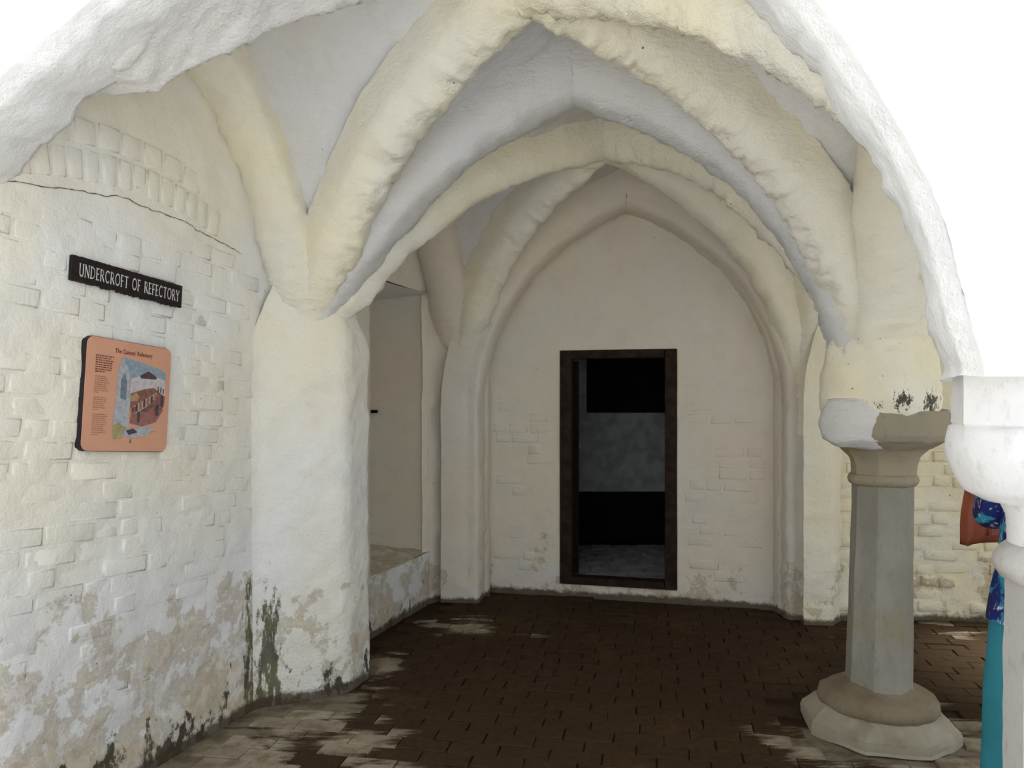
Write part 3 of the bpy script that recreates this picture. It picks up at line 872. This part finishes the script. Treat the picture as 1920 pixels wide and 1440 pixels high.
def rounded(name, w, h, r, th, mat, parent, z0=0.0, bev=.003, seg=8):
    bm = bmesh.new(); pts = []
    for cx, cy, a0 in ((w / 2 - r, h / 2 - r, 0), (-w / 2 + r, h / 2 - r, 90), (-w / 2 + r, -h / 2 + r, 180), (w / 2 - r, -h / 2 + r, 270)):
        for k in range(seg + 1):
            a = R(a0 + 90 * k / seg); pts.append((cx + r * math.cos(a), cy + r * math.sin(a), z0))
    f = bm.faces.new([bm.verts.new(p) for p in pts])
    ex = bmesh.ops.extrude_face_region(bm, geom=[f])
    bmesh.ops.translate(bm, verts=[g_ for g_ in ex['geom'] if isinstance(g_, bmesh.types.BMVert)], vec=(0, 0, th))
    bmesh.ops.recalc_face_normals(bm, faces=bm.faces)
    me = bpy.data.meshes.new(name); bm.to_mesh(me); bm.free()
    return link(name, me, mat, parent)

# inscriptional capitals drawn stroke by stroke: heavy stems, light diagonals, small serifs
TH, TN = .15, .085
def arcp(cx, cy, rx, ry, a0, a1, n=14): return [(cx + rx * math.cos(R(a0 + (a1 - a0) * i / n)), cy + ry * math.sin(R(a0 + (a1 - a0) * i / n))) for i in range(n + 1)]
GL = {
    'U': (.78, [([(.12, 1), (.12, .32)] + arcp(.39, .30, .27, .30, 180, 360) + [(.66, 1)], TH)], [(.12, 1), (.66, 1)]),
    'N': (.84, [([(.12, 0), (.12, 1)], TN), ([(.12, 1), (.72, 0)], TH), ([(.72, 0), (.72, 1)], TN)], [(.12, 0), (.12, 1), (.72, 1)]),
    'D': (.84, [([(.13, 0), (.13, 1)], TH), ([(.13, .96), (.32, .96)] + arcp(.32, .5, .42, .46, 90, -90) + [(.13, .04)], TN)], [(.13, 0), (.13, 1)]),
    'E': (.60, [([(.13, 0), (.13, 1)], TH), ([(.13, .96), (.52, .96)], TN), ([(.13, .52), (.45, .52)], TN), ([(.13, .04), (.54, .04)], TN)], [(.13, 0), (.13, 1)]),
    'R': (.74, [([(.13, 0), (.13, 1)], TH), ([(.13, .96), (.30, .96)] + arcp(.32, .73, .24, .23, 90, -90) + [(.13, .50)], TN), ([(.34, .50), (.70, .0)], TH)], [(.13, 0), (.13, 1)]),
    'C': (.82, [(arcp(.46, .5, .36, .48, 48, 312, 22), TH * .85)], []),
    'O': (.92, [(arcp(.46, .5, .37, .48, 0, 360, 28), TH * .85)], []),
    'F': (.58, [([(.13, 0), (.13, 1)], TH), ([(.13, .96), (.54, .96)], TN), ([(.13, .50), (.46, .50)], TN)], [(.13, 0), (.13, 1)]),
    'T': (.70, [([(.35, 0), (.35, 1)], TH), ([(.03, .95), (.67, .95)], TN)], [(.35, 0)]),
    'Y': (.72, [([(.36, 0), (.36, .46)], TH), ([(.36, .46), (.06, 1)], TH * .9), ([(.36, .46), (.66, 1)], TN)], [(.36, 0), (.06, 1), (.66, 1)]),
}
def glyphs(text, height, width, z, mat, parent, dx, dy):
    tot = sum(.62 if c == ' ' else GL[c][0] + .10 for c in text) - .10
    xs = width / (tot * height)
    done = {}
    x = 0.0
    for ch in text:
        if ch == ' ': x += .62; continue
        w, strokes, serifs = GL[ch]
        if ch not in done:
            V, F = [], []
            def quad(p, q, wd):
                ddx, ddy = q[0] - p[0], q[1] - p[1]; L = math.hypot(ddx, ddy) or 1
                nx, ny = -ddy / L * wd / 2, ddx / L * wd / 2; ex, ey = ddx / L * wd * .12, ddy / L * wd * .12
                b = len(V)
                for (a, c) in ((p[0] + nx - ex, p[1] + ny - ey), (p[0] - nx - ex, p[1] - ny - ey), (q[0] - nx + ex, q[1] - ny + ey), (q[0] + nx + ex, q[1] + ny + ey)):
                    V.append((a * height * xs, c * height, 0))
                F.append((b, b + 1, b + 2, b + 3))
            for pts, wd in strokes:
                for p, q in zip(pts[:-1], pts[1:]): quad(p, q, wd)
            for (sx, sy) in serifs: quad((sx - .12, sy), (sx + .12, sy), .055)
            done[ch] = mesh_of('letter', V, F, False); done[ch].materials.append(mat)
        o = link('letter', done[ch], None, parent)
        o.location = (dx + (x - tot / 2) * height * xs, dy - height / 2, z)
        x += w + .10

s = empty('name_board'); s.matrix_world = sign_frame(-.176, 2.022, R(-4.1), .022)
tag(s, 'long black painted board lettered UNDERCROFT OF REFECTORY on the left wall', 'sign')
def ragged_board():
    n = 70; w, h = .546, .094; V = []
    rr = random.Random(3)
    for i in range(n):
        x = -w / 2 + w * i / (n - 1)
        t = h / 2 + rr.uniform(-.001, .0015); b = -h / 2 + rr.uniform(-.004, .002) * (1.6 if .2 < i / n else .5)
        V += [(x, b, -.010), (x, b, .006), (x, t, .006), (x, t, -.010)]
    F = []
    for i in range(n - 1):
        for k in range(3): F.append((i * 4 + k, i * 4 + 4 + k, i * 4 + 5 + k, i * 4 + 1 + k))
    F += [(0, 1, 2, 3), (n * 4 - 1, n * 4 - 2, n * 4 - 3, n * 4 - 4)]
    obj('board', V, F, M['sign'], s, False)
ragged_board()
glyphs('UNDERCROFT OF REFECTORY', .046, .500, .0075, M['letters'], s, .006, -.002)

s = empty('information_panel'); s.matrix_world = sign_frame(-.187, 1.563, R(-4.1), .008)
tag(s, 'salmon information panel with a watercolour of a hall, under the black lettered board', 'panel')
PW, PH = .418, .437
rounded('mount', PW + .004, PH + .004, .030, .046, M['mount'], s, -.03)
rounded('print', PW, PH, .029, .003, M['salmon'], s, .0165)
def text_mesh(name, txt, size, x, y, z, mat, parent, sx=1.0):
    cu = bpy.data.curves.new('t', 'FONT'); cu.body = txt; cu.size = size; cu.align_x = 'CENTER'; cu.align_y = 'CENTER'; cu.resolution_u = 2; cu.offset = .0006
    to = bpy.data.objects.new('t', cu); C.objects.link(to)
    dg = bpy.context.evaluated_depsgraph_get(); dg.update()
    me = bpy.data.meshes.new_from_object(to.evaluated_get(dg)); bpy.data.objects.remove(to)
    me.name = name; me.materials.clear()
    o = link(name, me, mat, parent); o.location = (x, y, z); o.scale = (sx, 1, 1)
    return o
ZP = .0204
text_mesh('title', "The Canons' Refectory", .025, .012, PH / 2 - .042, ZP, M['ink'], s, .80)
def words(name, x0, x1, y0, rows, dy, h, mat, seed):
    rr = random.Random(seed); V, F = [], []
    for r_ in range(rows):
        y = y0 - r_ * dy; x = x0; end = x1 - rr.uniform(0, .016) - (.03 if r_ == rows - 1 else 0)
        while x < end - .004:
            w = min(rr.uniform(.005, .016), end - x)
            b = len(V); hh = h * rr.uniform(.8, 1.1)
            V += [(x, y - hh / 2, ZP), (x + w, y - hh / 2, ZP), (x + w, y + hh / 2, ZP), (x, y + hh / 2, ZP)]; F.append((b, b + 1, b + 2, b + 3))
            x += w + .0028
    obj(name, V, F, mat, s, False)
xl = -PW / 2
words('text_block', xl + .040, xl + .128, PH / 2 - .070, 8, .0088, .0048, M['ink'], 1)
words('text_block', xl + .040, xl + .108, PH / 2 - .150, 9, .0078, .0034, M['inkpale'], 2)
words('text_block', xl + .040, xl + .108, PH / 2 - .232, 7, .0078, .0034, M['inkpale'], 3)
words('text_block', xl + .040, xl + .110, PH / 2 - .296, 11, .0078, .0034, M['inkpale'], 4)
words('caption', xl + .140, xl + .250, -PH / 2 + .082, 2, .007, .003, M['inkpale'], 5)
words('caption', xl + .262, xl + .372, -PH / 2 + .082, 2, .007, .003, M['inkpale'], 6)
obj('emblem', [(.012, -PH / 2 + .034, ZP), (.020, -PH / 2 + .034, ZP), (.0175, -PH / 2 + .050, ZP), (.0145, -PH / 2 + .050, ZP)], [(0, 1, 2, 3)], M['ink'], s, False)
# the watercolour, printed in flat washes
IL = empty('tmp'); bpy.data.objects.remove(IL)
def wash(pts, col, layer, mats, V, F, FM):
    if col not in mats:
        mats[col] = plain('print_wash', col, .6, .22, .2, 60)
    b = len(V)
    for p in pts: V.append((xl + p[0], PH / 2 - p[1], ZP + layer * .00012))
    F.append(tuple(range(b, b + len(pts)))); FM.append(col)
V, F, FM, mats = [], [], [], {}
SKY, WHT, GRY, BRN, DRK, RED, GRN, TAN = (.26, .33, .40), (.52, .48, .49), (.40, .42, .45), (.23, .11, .09), (.09, .06, .065), (.34, .13, .10), (.36, .33, .16), (.45, .35, .28)
wash([(.165, .062), (.29, .080), (.36, .092), (.392, .105), (.394, .17), (.30, .17), (.20, .15), (.165, .10)], SKY, 0, mats, V, F, FM)
wash([(.21, .145), (.26, .130), (.33, .125), (.392, .135), (.392, .225), (.34, .26), (.21, .26)], WHT, 1, mats, V, F, FM)
wash([(.148, .12), (.168, .066), (.205, .125), (.212, .345), (.135, .345)], GRY, 2, mats, V, F, FM)
wash([(.163, .155), (.178, .122), (.193, .158), (.192, .232), (.163, .228)], (.17, .20, .235), 3, mats, V, F, FM)
wash([(.255, .128), (.30, .106), (.345, .128), (.34, .137), (.26, .139)], DRK, 3, mats, V, F, FM)
wash([(.214, .205), (.27, .185), (.33, .172), (.393, .205), (.390, .25), (.33, .275), (.214, .27)], BRN, 2, mats, V, F, FM)
wash([(.214, .215), (.24, .200), (.26, .214), (.25, .232), (.216, .236)], (.43, .27, .13), 3, mats, V, F, FM)
wash([(.216, .262), (.29, .224), (.345, .190), (.352, .205), (.30, .252), (.218, .30)], TAN, 3, mats, V, F, FM)
for i in range(7):
    x = .222 + i * .019; y = .262 - i * .010
    wash([(x, y), (x + .006, y - .008), (x + .012, y - .003), (x + .012, y + .022), (x, y + .026)], DRK if i % 2 else RED, 4, mats, V, F, FM)
wash([(.217, .275), (.30, .255), (.36, .235), (.388, .262), (.35, .315), (.28, .335), (.217, .325)], (.26, .14, .13), 2, mats, V, F, FM)
for (x, y, w, h) in ((.222, .262, .02, .045), (.252, .278, .014, .04), (.27, .29, .02, .03), (.31, .262, .026, .04), (.345, .245, .018, .04), (.37, .205, .016, .04)):
    wash([(x, y), (x + w, y - .006), (x + w, y + h), (x + w * .4, y + h + .005), (x, y + h * .9)], DRK if w < .019 else RED, 4, mats, V, F, FM)
wash([(.135, .335), (.165, .325), (.20, .345), (.18, .385), (.14, .39)], GRN, 3, mats, V, F, FM)
wash([(.165, .372), (.21, .345), (.30, .335), (.345, .345), (.31, .37), (.23, .385)], GRY, 2, mats, V, F, FM)
wash([(.20, .355), (.235, .345), (.26, .36), (.215, .372)], DRK, 4, mats, V, F, FM)
for (x, y) in ((.352, .165), (.366, .168), (.38, .172)):
    wash([(x, y), (x + .006, y), (x + .006, y + .022), (x, y + .022)], DRK, 4, mats, V, F, FM)
o = obj('illustration', V, F, list(mats.values())[0], s, False)
o.data.materials.clear(); keys = list(mats)
for k in keys: o.data.materials.append(mats[k])
for p, k in zip(o.data.polygons, FM): p.material_index = keys.index(k)

# ------------------------------------------------------------------ the person beyond the near column, back to us
PX, PY = 1.745, 2.38
person = empty('person', (PX, PY, 0), 0)
tag(person, 'person in blue patterned tunic and teal trousers, standing beyond the near column with a bag', 'person')
def ev_mesh(o):
    dg = bpy.context.evaluated_depsgraph_get(); dg.update()
    me = bpy.data.meshes.new_from_object(o.evaluated_get(dg)); bpy.data.objects.remove(o); return me
def skin_chain(pts, edges, radii, root=0, sub=1):
    me = bpy.data.meshes.new('s'); me.from_pydata(pts, edges, []); me.update()
    o = bpy.data.objects.new('s', me); C.objects.link(o)
    md = o.modifiers.new('k', 'SKIN')
    me.skin_vertices[0].data[0].use_root = False
    for i, r_ in enumerate(radii):
        me.skin_vertices[0].data[i].radius = (r_, r_) if not isinstance(r_, tuple) else r_
    me.skin_vertices[0].data[root].use_root = True
    sb = o.modifiers.new('u', 'SUBSURF'); sb.levels = sub; sb.render_levels = sub
    return ev_mesh(o)
WRIST = {-1: (-.02, .310, 1.245), 1: (.135, .300, 1.235)}
def build_body():
    bm = bmesh.new()
    def add(me): bm.from_mesh(me); bpy.data.meshes.remove(me)
    pts = [(0, 0, .92), (0, .0, 1.06), (0, -.01, 1.22), (0, 0, 1.34), (0, .005, 1.43), (0, .015, 1.50)]
    rad = [(.135, .10), (.125, .095), (.13, .09), (.11, .07), (.052, .052), (.05, .05)]
    edges = [(0, 1), (1, 2), (2, 3), (3, 4), (4, 5)]
    for sgn in (-1, 1):
        b = len(pts)
        pts += [(sgn * .09, 0, .86), (sgn * .095, .01, .50), (sgn * .10, -.02, .10), (sgn * .105, .10, .045), (sgn * .107, .17, .035)]
        rad += [.088, .058, .040, .038, .028]; edges += [(0, b), (b, b + 1), (b + 1, b + 2), (b + 2, b + 3), (b + 3, b + 4)]
        b = len(pts)
        pts += [(sgn * .145, 0, 1.335), (sgn * .165, .09, 1.15), WRIST[sgn]]
        rad += [.040, .036, .026]; edges += [(3, b), (b, b + 1), (b + 1, b + 2)]
    add(skin_chain(pts, edges, rad, 0, 2))
    # hands, folded in front of the body
    for sgn in (-1, 1):
        w = Vector(WRIST[sgn]); f = Vector((-sgn * .85, .42, .05 * sgn)).normalized() if sgn < 0 else Vector((-.55, .80, .0)).normalized(); up = Vector((0, 0, 1)); ou = f.cross(up).normalized() * sgn
        pp = [w, w + f * .05, w + f * .085]
        add(skin_chain([tuple(p) for p in pp], [(0, 1), (1, 2)], [.022, .030, .030], 0, 1))
        for k, (oz, L) in enumerate(((.028, .070), (.010, .080), (-.009, .074), (-.027, .058))):
            a = pp[2] + up * oz; b1 = a + f * (.45 * L); c1 = b1 + f * (.30 * L) - ou * .012; d1 = c1 + f * (.14 * L) - ou * .016
            add(skin_chain([tuple(a), tuple(b1), tuple(c1), tuple(d1)], [(0, 1), (1, 2), (2, 3)], [.0092, .0086, .008, .0068], 0, 1))
        a = w + f * .030 + up * .018; b1 = a + f * .022 + up * .028; c1 = b1 + f * .028 + up * .012
        add(skin_chain([tuple(a), tuple(b1), tuple(c1)], [(0, 1), (1, 2)], [.0115, .0100, .0080], 0, 1))
    # head
    hb = bmesh.new(); bmesh.ops.create_icosphere(hb, subdivisions=4, radius=1)
    for v in hb.verts:
        x, y, z = v.co
        jaw = 1 - .26 * max(0, -z) ** 1.2
        f = 1.0 + (.10 if y > .75 and abs(x) < .16 and -.25 < z < .12 else 0) * (1 - abs(x) / .16)
        eye = -.05 if y > .6 and abs(abs(x) - .34) < .14 and abs(z - .08) < .11 else 0
        mouth = -.02 if y > .7 and abs(x) < .26 and abs(z + .46) < .05 else 0
        v.co = Vector((x * .073 * jaw, (y * .094 * f + eye * .09 + mouth * .09) * (1 - .10 * max(0, -z)) + .030, 1.60 + z * .115))
    r_ = bmesh.ops.create_icosphere(hb, subdivisions=2, radius=1)
    for v in r_['verts']: v.co = Vector((v.co.x * .015 * (1.1 - v.co.z * .5), .120 + v.co.y * .020 - v.co.z * .010, 1.578 + v.co.z * .028))
    for sgn in (-1, 1):
        r_ = bmesh.ops.create_icosphere(hb, subdivisions=2, radius=1)
        for v in r_['verts']: v.co = Vector((sgn * .074 + v.co.x * .010, .015 + v.co.y * .018, 1.60 + v.co.z * .030))
    me = bpy.data.meshes.new('h'); hb.to_mesh(me); hb.free(); add(me)
    me = bpy.data.meshes.new('body'); bm.to_mesh(me); bm.free()
    o = bpy.data.objects.new('b', me); C.objects.link(o)
    rm = o.modifiers.new('r', 'REMESH'); rm.mode = 'VOXEL'; rm.voxel_size = .0062
    sm = o.modifiers.new('s', 'SMOOTH'); sm.factor = .5; sm.iterations = 2
    me = ev_mesh(o); me.polygons.foreach_set('use_smooth', [True] * len(me.polygons))
    return me
me = build_body(); me.materials.clear(); link('body', me, M['skin'], person)
def pebble(name, c, r, mat):
    bm = bmesh.new(); bmesh.ops.create_icosphere(bm, subdivisions=2, radius=1)
    for v in bm.verts: v.co = Vector((c[0] + v.co.x * r[0], c[1] + v.co.y * r[1], c[2] + v.co.z * r[2]))
    me = bpy.data.meshes.new(name); bm.to_mesh(me); bm.free(); me.polygons.foreach_set('use_smooth', [True] * len(me.polygons))
    return link(name, me, mat, person)
M['eye'] = plain('eye_white', (.75, .73, .70), .3, .05); M['iris'] = plain('brown_iris', (.05, .03, .02), .3, .1); M['lip'] = plain('lip', (.42, .16, .13), .5, .1)
for sgn in (-1, 1):
    pebble('eye', (sgn * .027, .107, 1.610), (.0135, .010, .0085), M['eye'])
    pebble('iris', (sgn * .027, .1145, 1.610), (.0062, .0042, .0062), M['iris'])
    pebble('eyebrow', (sgn * .028, .114, 1.632), (.018, .006, .0035), M['hair'])
pebble('mouth', (0, .112, 1.545), (.024, .012, .007), M['lip'])
def loft(rings, seg=36, fold=0.0, seed=0, closed=(False, False)):
    """rings: (cx, cy, z, rx, ry)"""
    K = np.array(rings, float); n = 46
    t = np.linspace(0, 1, len(K)); tt = np.linspace(0, 1, n)
    Q = np.stack([np.interp(tt, t, K[:, k]) for k in range(5)], 1)
    for _ in range(3): Q[1:-1] = .25 * Q[:-2] + .5 * Q[1:-1] + .25 * Q[2:]
    V = []
    for j in range(seg):
        a = 2 * PI * j / seg
        for q in Q: V.append((q[0] + q[3] * math.cos(a), q[1] + q[4] * math.sin(a), q[2]))
    V = np.array(V)
    if fold:
        c = np.repeat(Q[None, :, :2], seg, 0).reshape(-1, 2)
        d = V[:, :2] - c; w = 1 + fold * fbm(V * np.array((1, 1, .35)), 14, 2, seed)
        V[:, :2] = c + d * w[:, None]
    F = grid_faces(seg, n, closed_u=True)
    if closed[0]: F.append(tuple(j * n for j in range(seg))[::-1])
    if closed[1]: F.append(tuple(j * n + n - 1 for j in range(seg)))
    return V, F
def join(parts):
    V, F = [], []
    for v, f in parts:
        b = len(V); V += [tuple(p) for p in v]; F += [tuple(i + b for i in q) for q in f]
    return np.array(V), F
parts = [loft([(0, 0, 1.0, .170, .125), (0, 0, .92, .190, .138), (0, 0, .84, .20, .14), (0, 0, .78, .195, .13)], 40, .01, 2, (False, False))]
for sgn in (-1, 1):
    parts.append(loft([(sgn * .100, 0, .87, .098, .118), (sgn * .112, 0, .72, .102, .108), (sgn * .122, .0, .50, .106, .098), (sgn * .132, -.005, .28, .112, .10), (sgn * .136, -.012, .05, .118, .110)], 32, .05, 5 + sgn))
Vt, Ft = join(parts); obj('trousers', Vt, Ft, M['teal'], person, True)
parts = [loft([(0, 0, .845, .215, .150), (0, 0, .93, .205, .146), (0, -.005, 1.08, .176, .128), (0, -.01, 1.22, .172, .130), (0, -.005, 1.33, .172, .118), (0, 0, 1.385, .150, .105), (0, .003, 1.425, .095, .082), (0, .005, 1.448, .064, .064)], 44, .025, 9)]
Vt, Ft = join(parts); obj('tunic', Vt, Ft, M['pattern'], person, True)
for sgn in (-1, 1):
    w = Vector(WRIST[sgn]); el = Vector((sgn * .165, .09, 1.15))
    me = skin_chain([(sgn * .105, 0, 1.375), (sgn * .150, .01, 1.345), tuple(el), tuple(w + (el - w) * .08)], [(0, 1), (1, 2), (2, 3)], [.060, .070, .058, .044], 0, 2)
    me.name = 'sleeve'; me.materials.clear(); me.polygons.foreach_set('use_smooth', [True] * len(me.polygons))
    link('sleeve', me, M['pattern'], person)
def hair():
    bm = bmesh.new(); bmesh.ops.create_icosphere(bm, subdivisions=4, radius=1)
    dele = [v for v in bm.verts if (v.co.y > .30 and v.co.z < .48) or v.co.z < -.95]
    bmesh.ops.delete(bm, geom=dele, context='VERTS')
    for v in bm.verts:
        n_ = fbm(np.array([[v.co.x * 1.6, v.co.y * 1.6, v.co.z * .5]]), 4, 2, 4)[0] * .03
        v.co = Vector((v.co.x * .090 * (1 + n_), v.co.y * .108 * (1 + n_) + .022, 1.605 + v.co.z * .130))
    me = bpy.data.meshes.new('hair'); bm.to_mesh(me); bm.free()
    me.polygons.foreach_set('use_smooth', [True] * len(me.polygons))
    o = link('hair', me, M['hair'], person)
    sd = o.modifiers.new('t', 'SOLIDIFY'); sd.thickness = .012; sd.offset = -1
hair()
for sgn in (-1, 1):
    v, f = loft([(sgn * .107, -.065, .03, .040, .02), (sgn * .107, .0, .045, .046, .075)], 8)
    bm = bmesh.new(); bmesh.ops.create_icosphere(bm, subdivisions=3, radius=1)
    for q in bm.verts:
        q.co = Vector((sgn * .108 + q.co.x * .046, .055 + q.co.y * .145, max(-.006, .032 + q.co.z * .042)))
    me = bpy.data.meshes.new('shoe'); bm.to_mesh(me); bm.free(); me.polygons.foreach_set('use_smooth', [True] * len(me.polygons))
    link('shoe', me, M['shoe'], person)
# shoulder bag hanging behind the left side
bag = empty('shoulder_bag', (1.808, 2.825, 1.015), R(6))
tag(bag, 'rust brown leather bag carried beyond the person in teal trousers, at the right edge', 'bag')
def bag_body():
    bm = bmesh.new(); bmesh.ops.create_cube(bm, size=1)
    bmesh.ops.subdivide_edges(bm, edges=bm.edges, cuts=7, use_grid_fill=True)
    for v in bm.verts:
        x, y, z = v.co
        k = (1 - (2 * abs(x)) ** 4 * .10) * (1 - max(0, z + .1) * .34)
        b = 1 - .65 * (2 * max(abs(x), abs(z))) ** 3 * .8
        v.co = Vector((x * .235 * k, y * .09 * max(b, .35), (z + .5) * .195 - (abs(x) * 2) ** 3 * .012 * (1 if z < 0 else -1)))
    bmesh.ops.recalc_face_normals(bm, faces=bm.faces)
    me = bpy.data.meshes.new('bag_body'); bm.to_mesh(me); bm.free(); me.polygons.foreach_set('use_smooth', [True] * len(me.polygons))
    link('bag_body', me, M['bag'], bag)
bag_body()
bevel_box('front_pocket', (.025, -.046, .065), (.13, .016, .075), M['bag'], bag, .006, 2)
def tube(name, pts, w, t, mat, parent):
    V, F = [], []
    P = [Vector(p) for p in pts]
    for i, p in enumerate(P):
        d = (P[min(i + 1, len(P) - 1)] - P[max(i - 1, 0)]).normalized(); s1 = d.cross(Vector((0, 1, 0)));
        s1 = s1.normalized() if s1.length > .05 else Vector((1, 0, 0)); s2 = d.cross(s1).normalized()
        for a, b in ((-1, -1), (1, -1), (1, 1), (-1, 1)): V.append(tuple(p + s2 * (w / 2 * a) + s1 * (t / 2 * b)))
    for i in range(len(P) - 1):
        for k in range(4): F.append((i * 4 + k, i * 4 + (k + 1) % 4, i * 4 + 4 + (k + 1) % 4, i * 4 + 4 + k))
    obj(name, V, F, mat, parent, False)
tube('strap', [(-.075, 0, .165), (-.06, -.005, .20), (-.03, -.01, .225), (.0, -.012, .23), (.03, -.01, .225), (.06, -.005, .20), (.075, 0, .165)], .018, .005, M['bag'], bag)
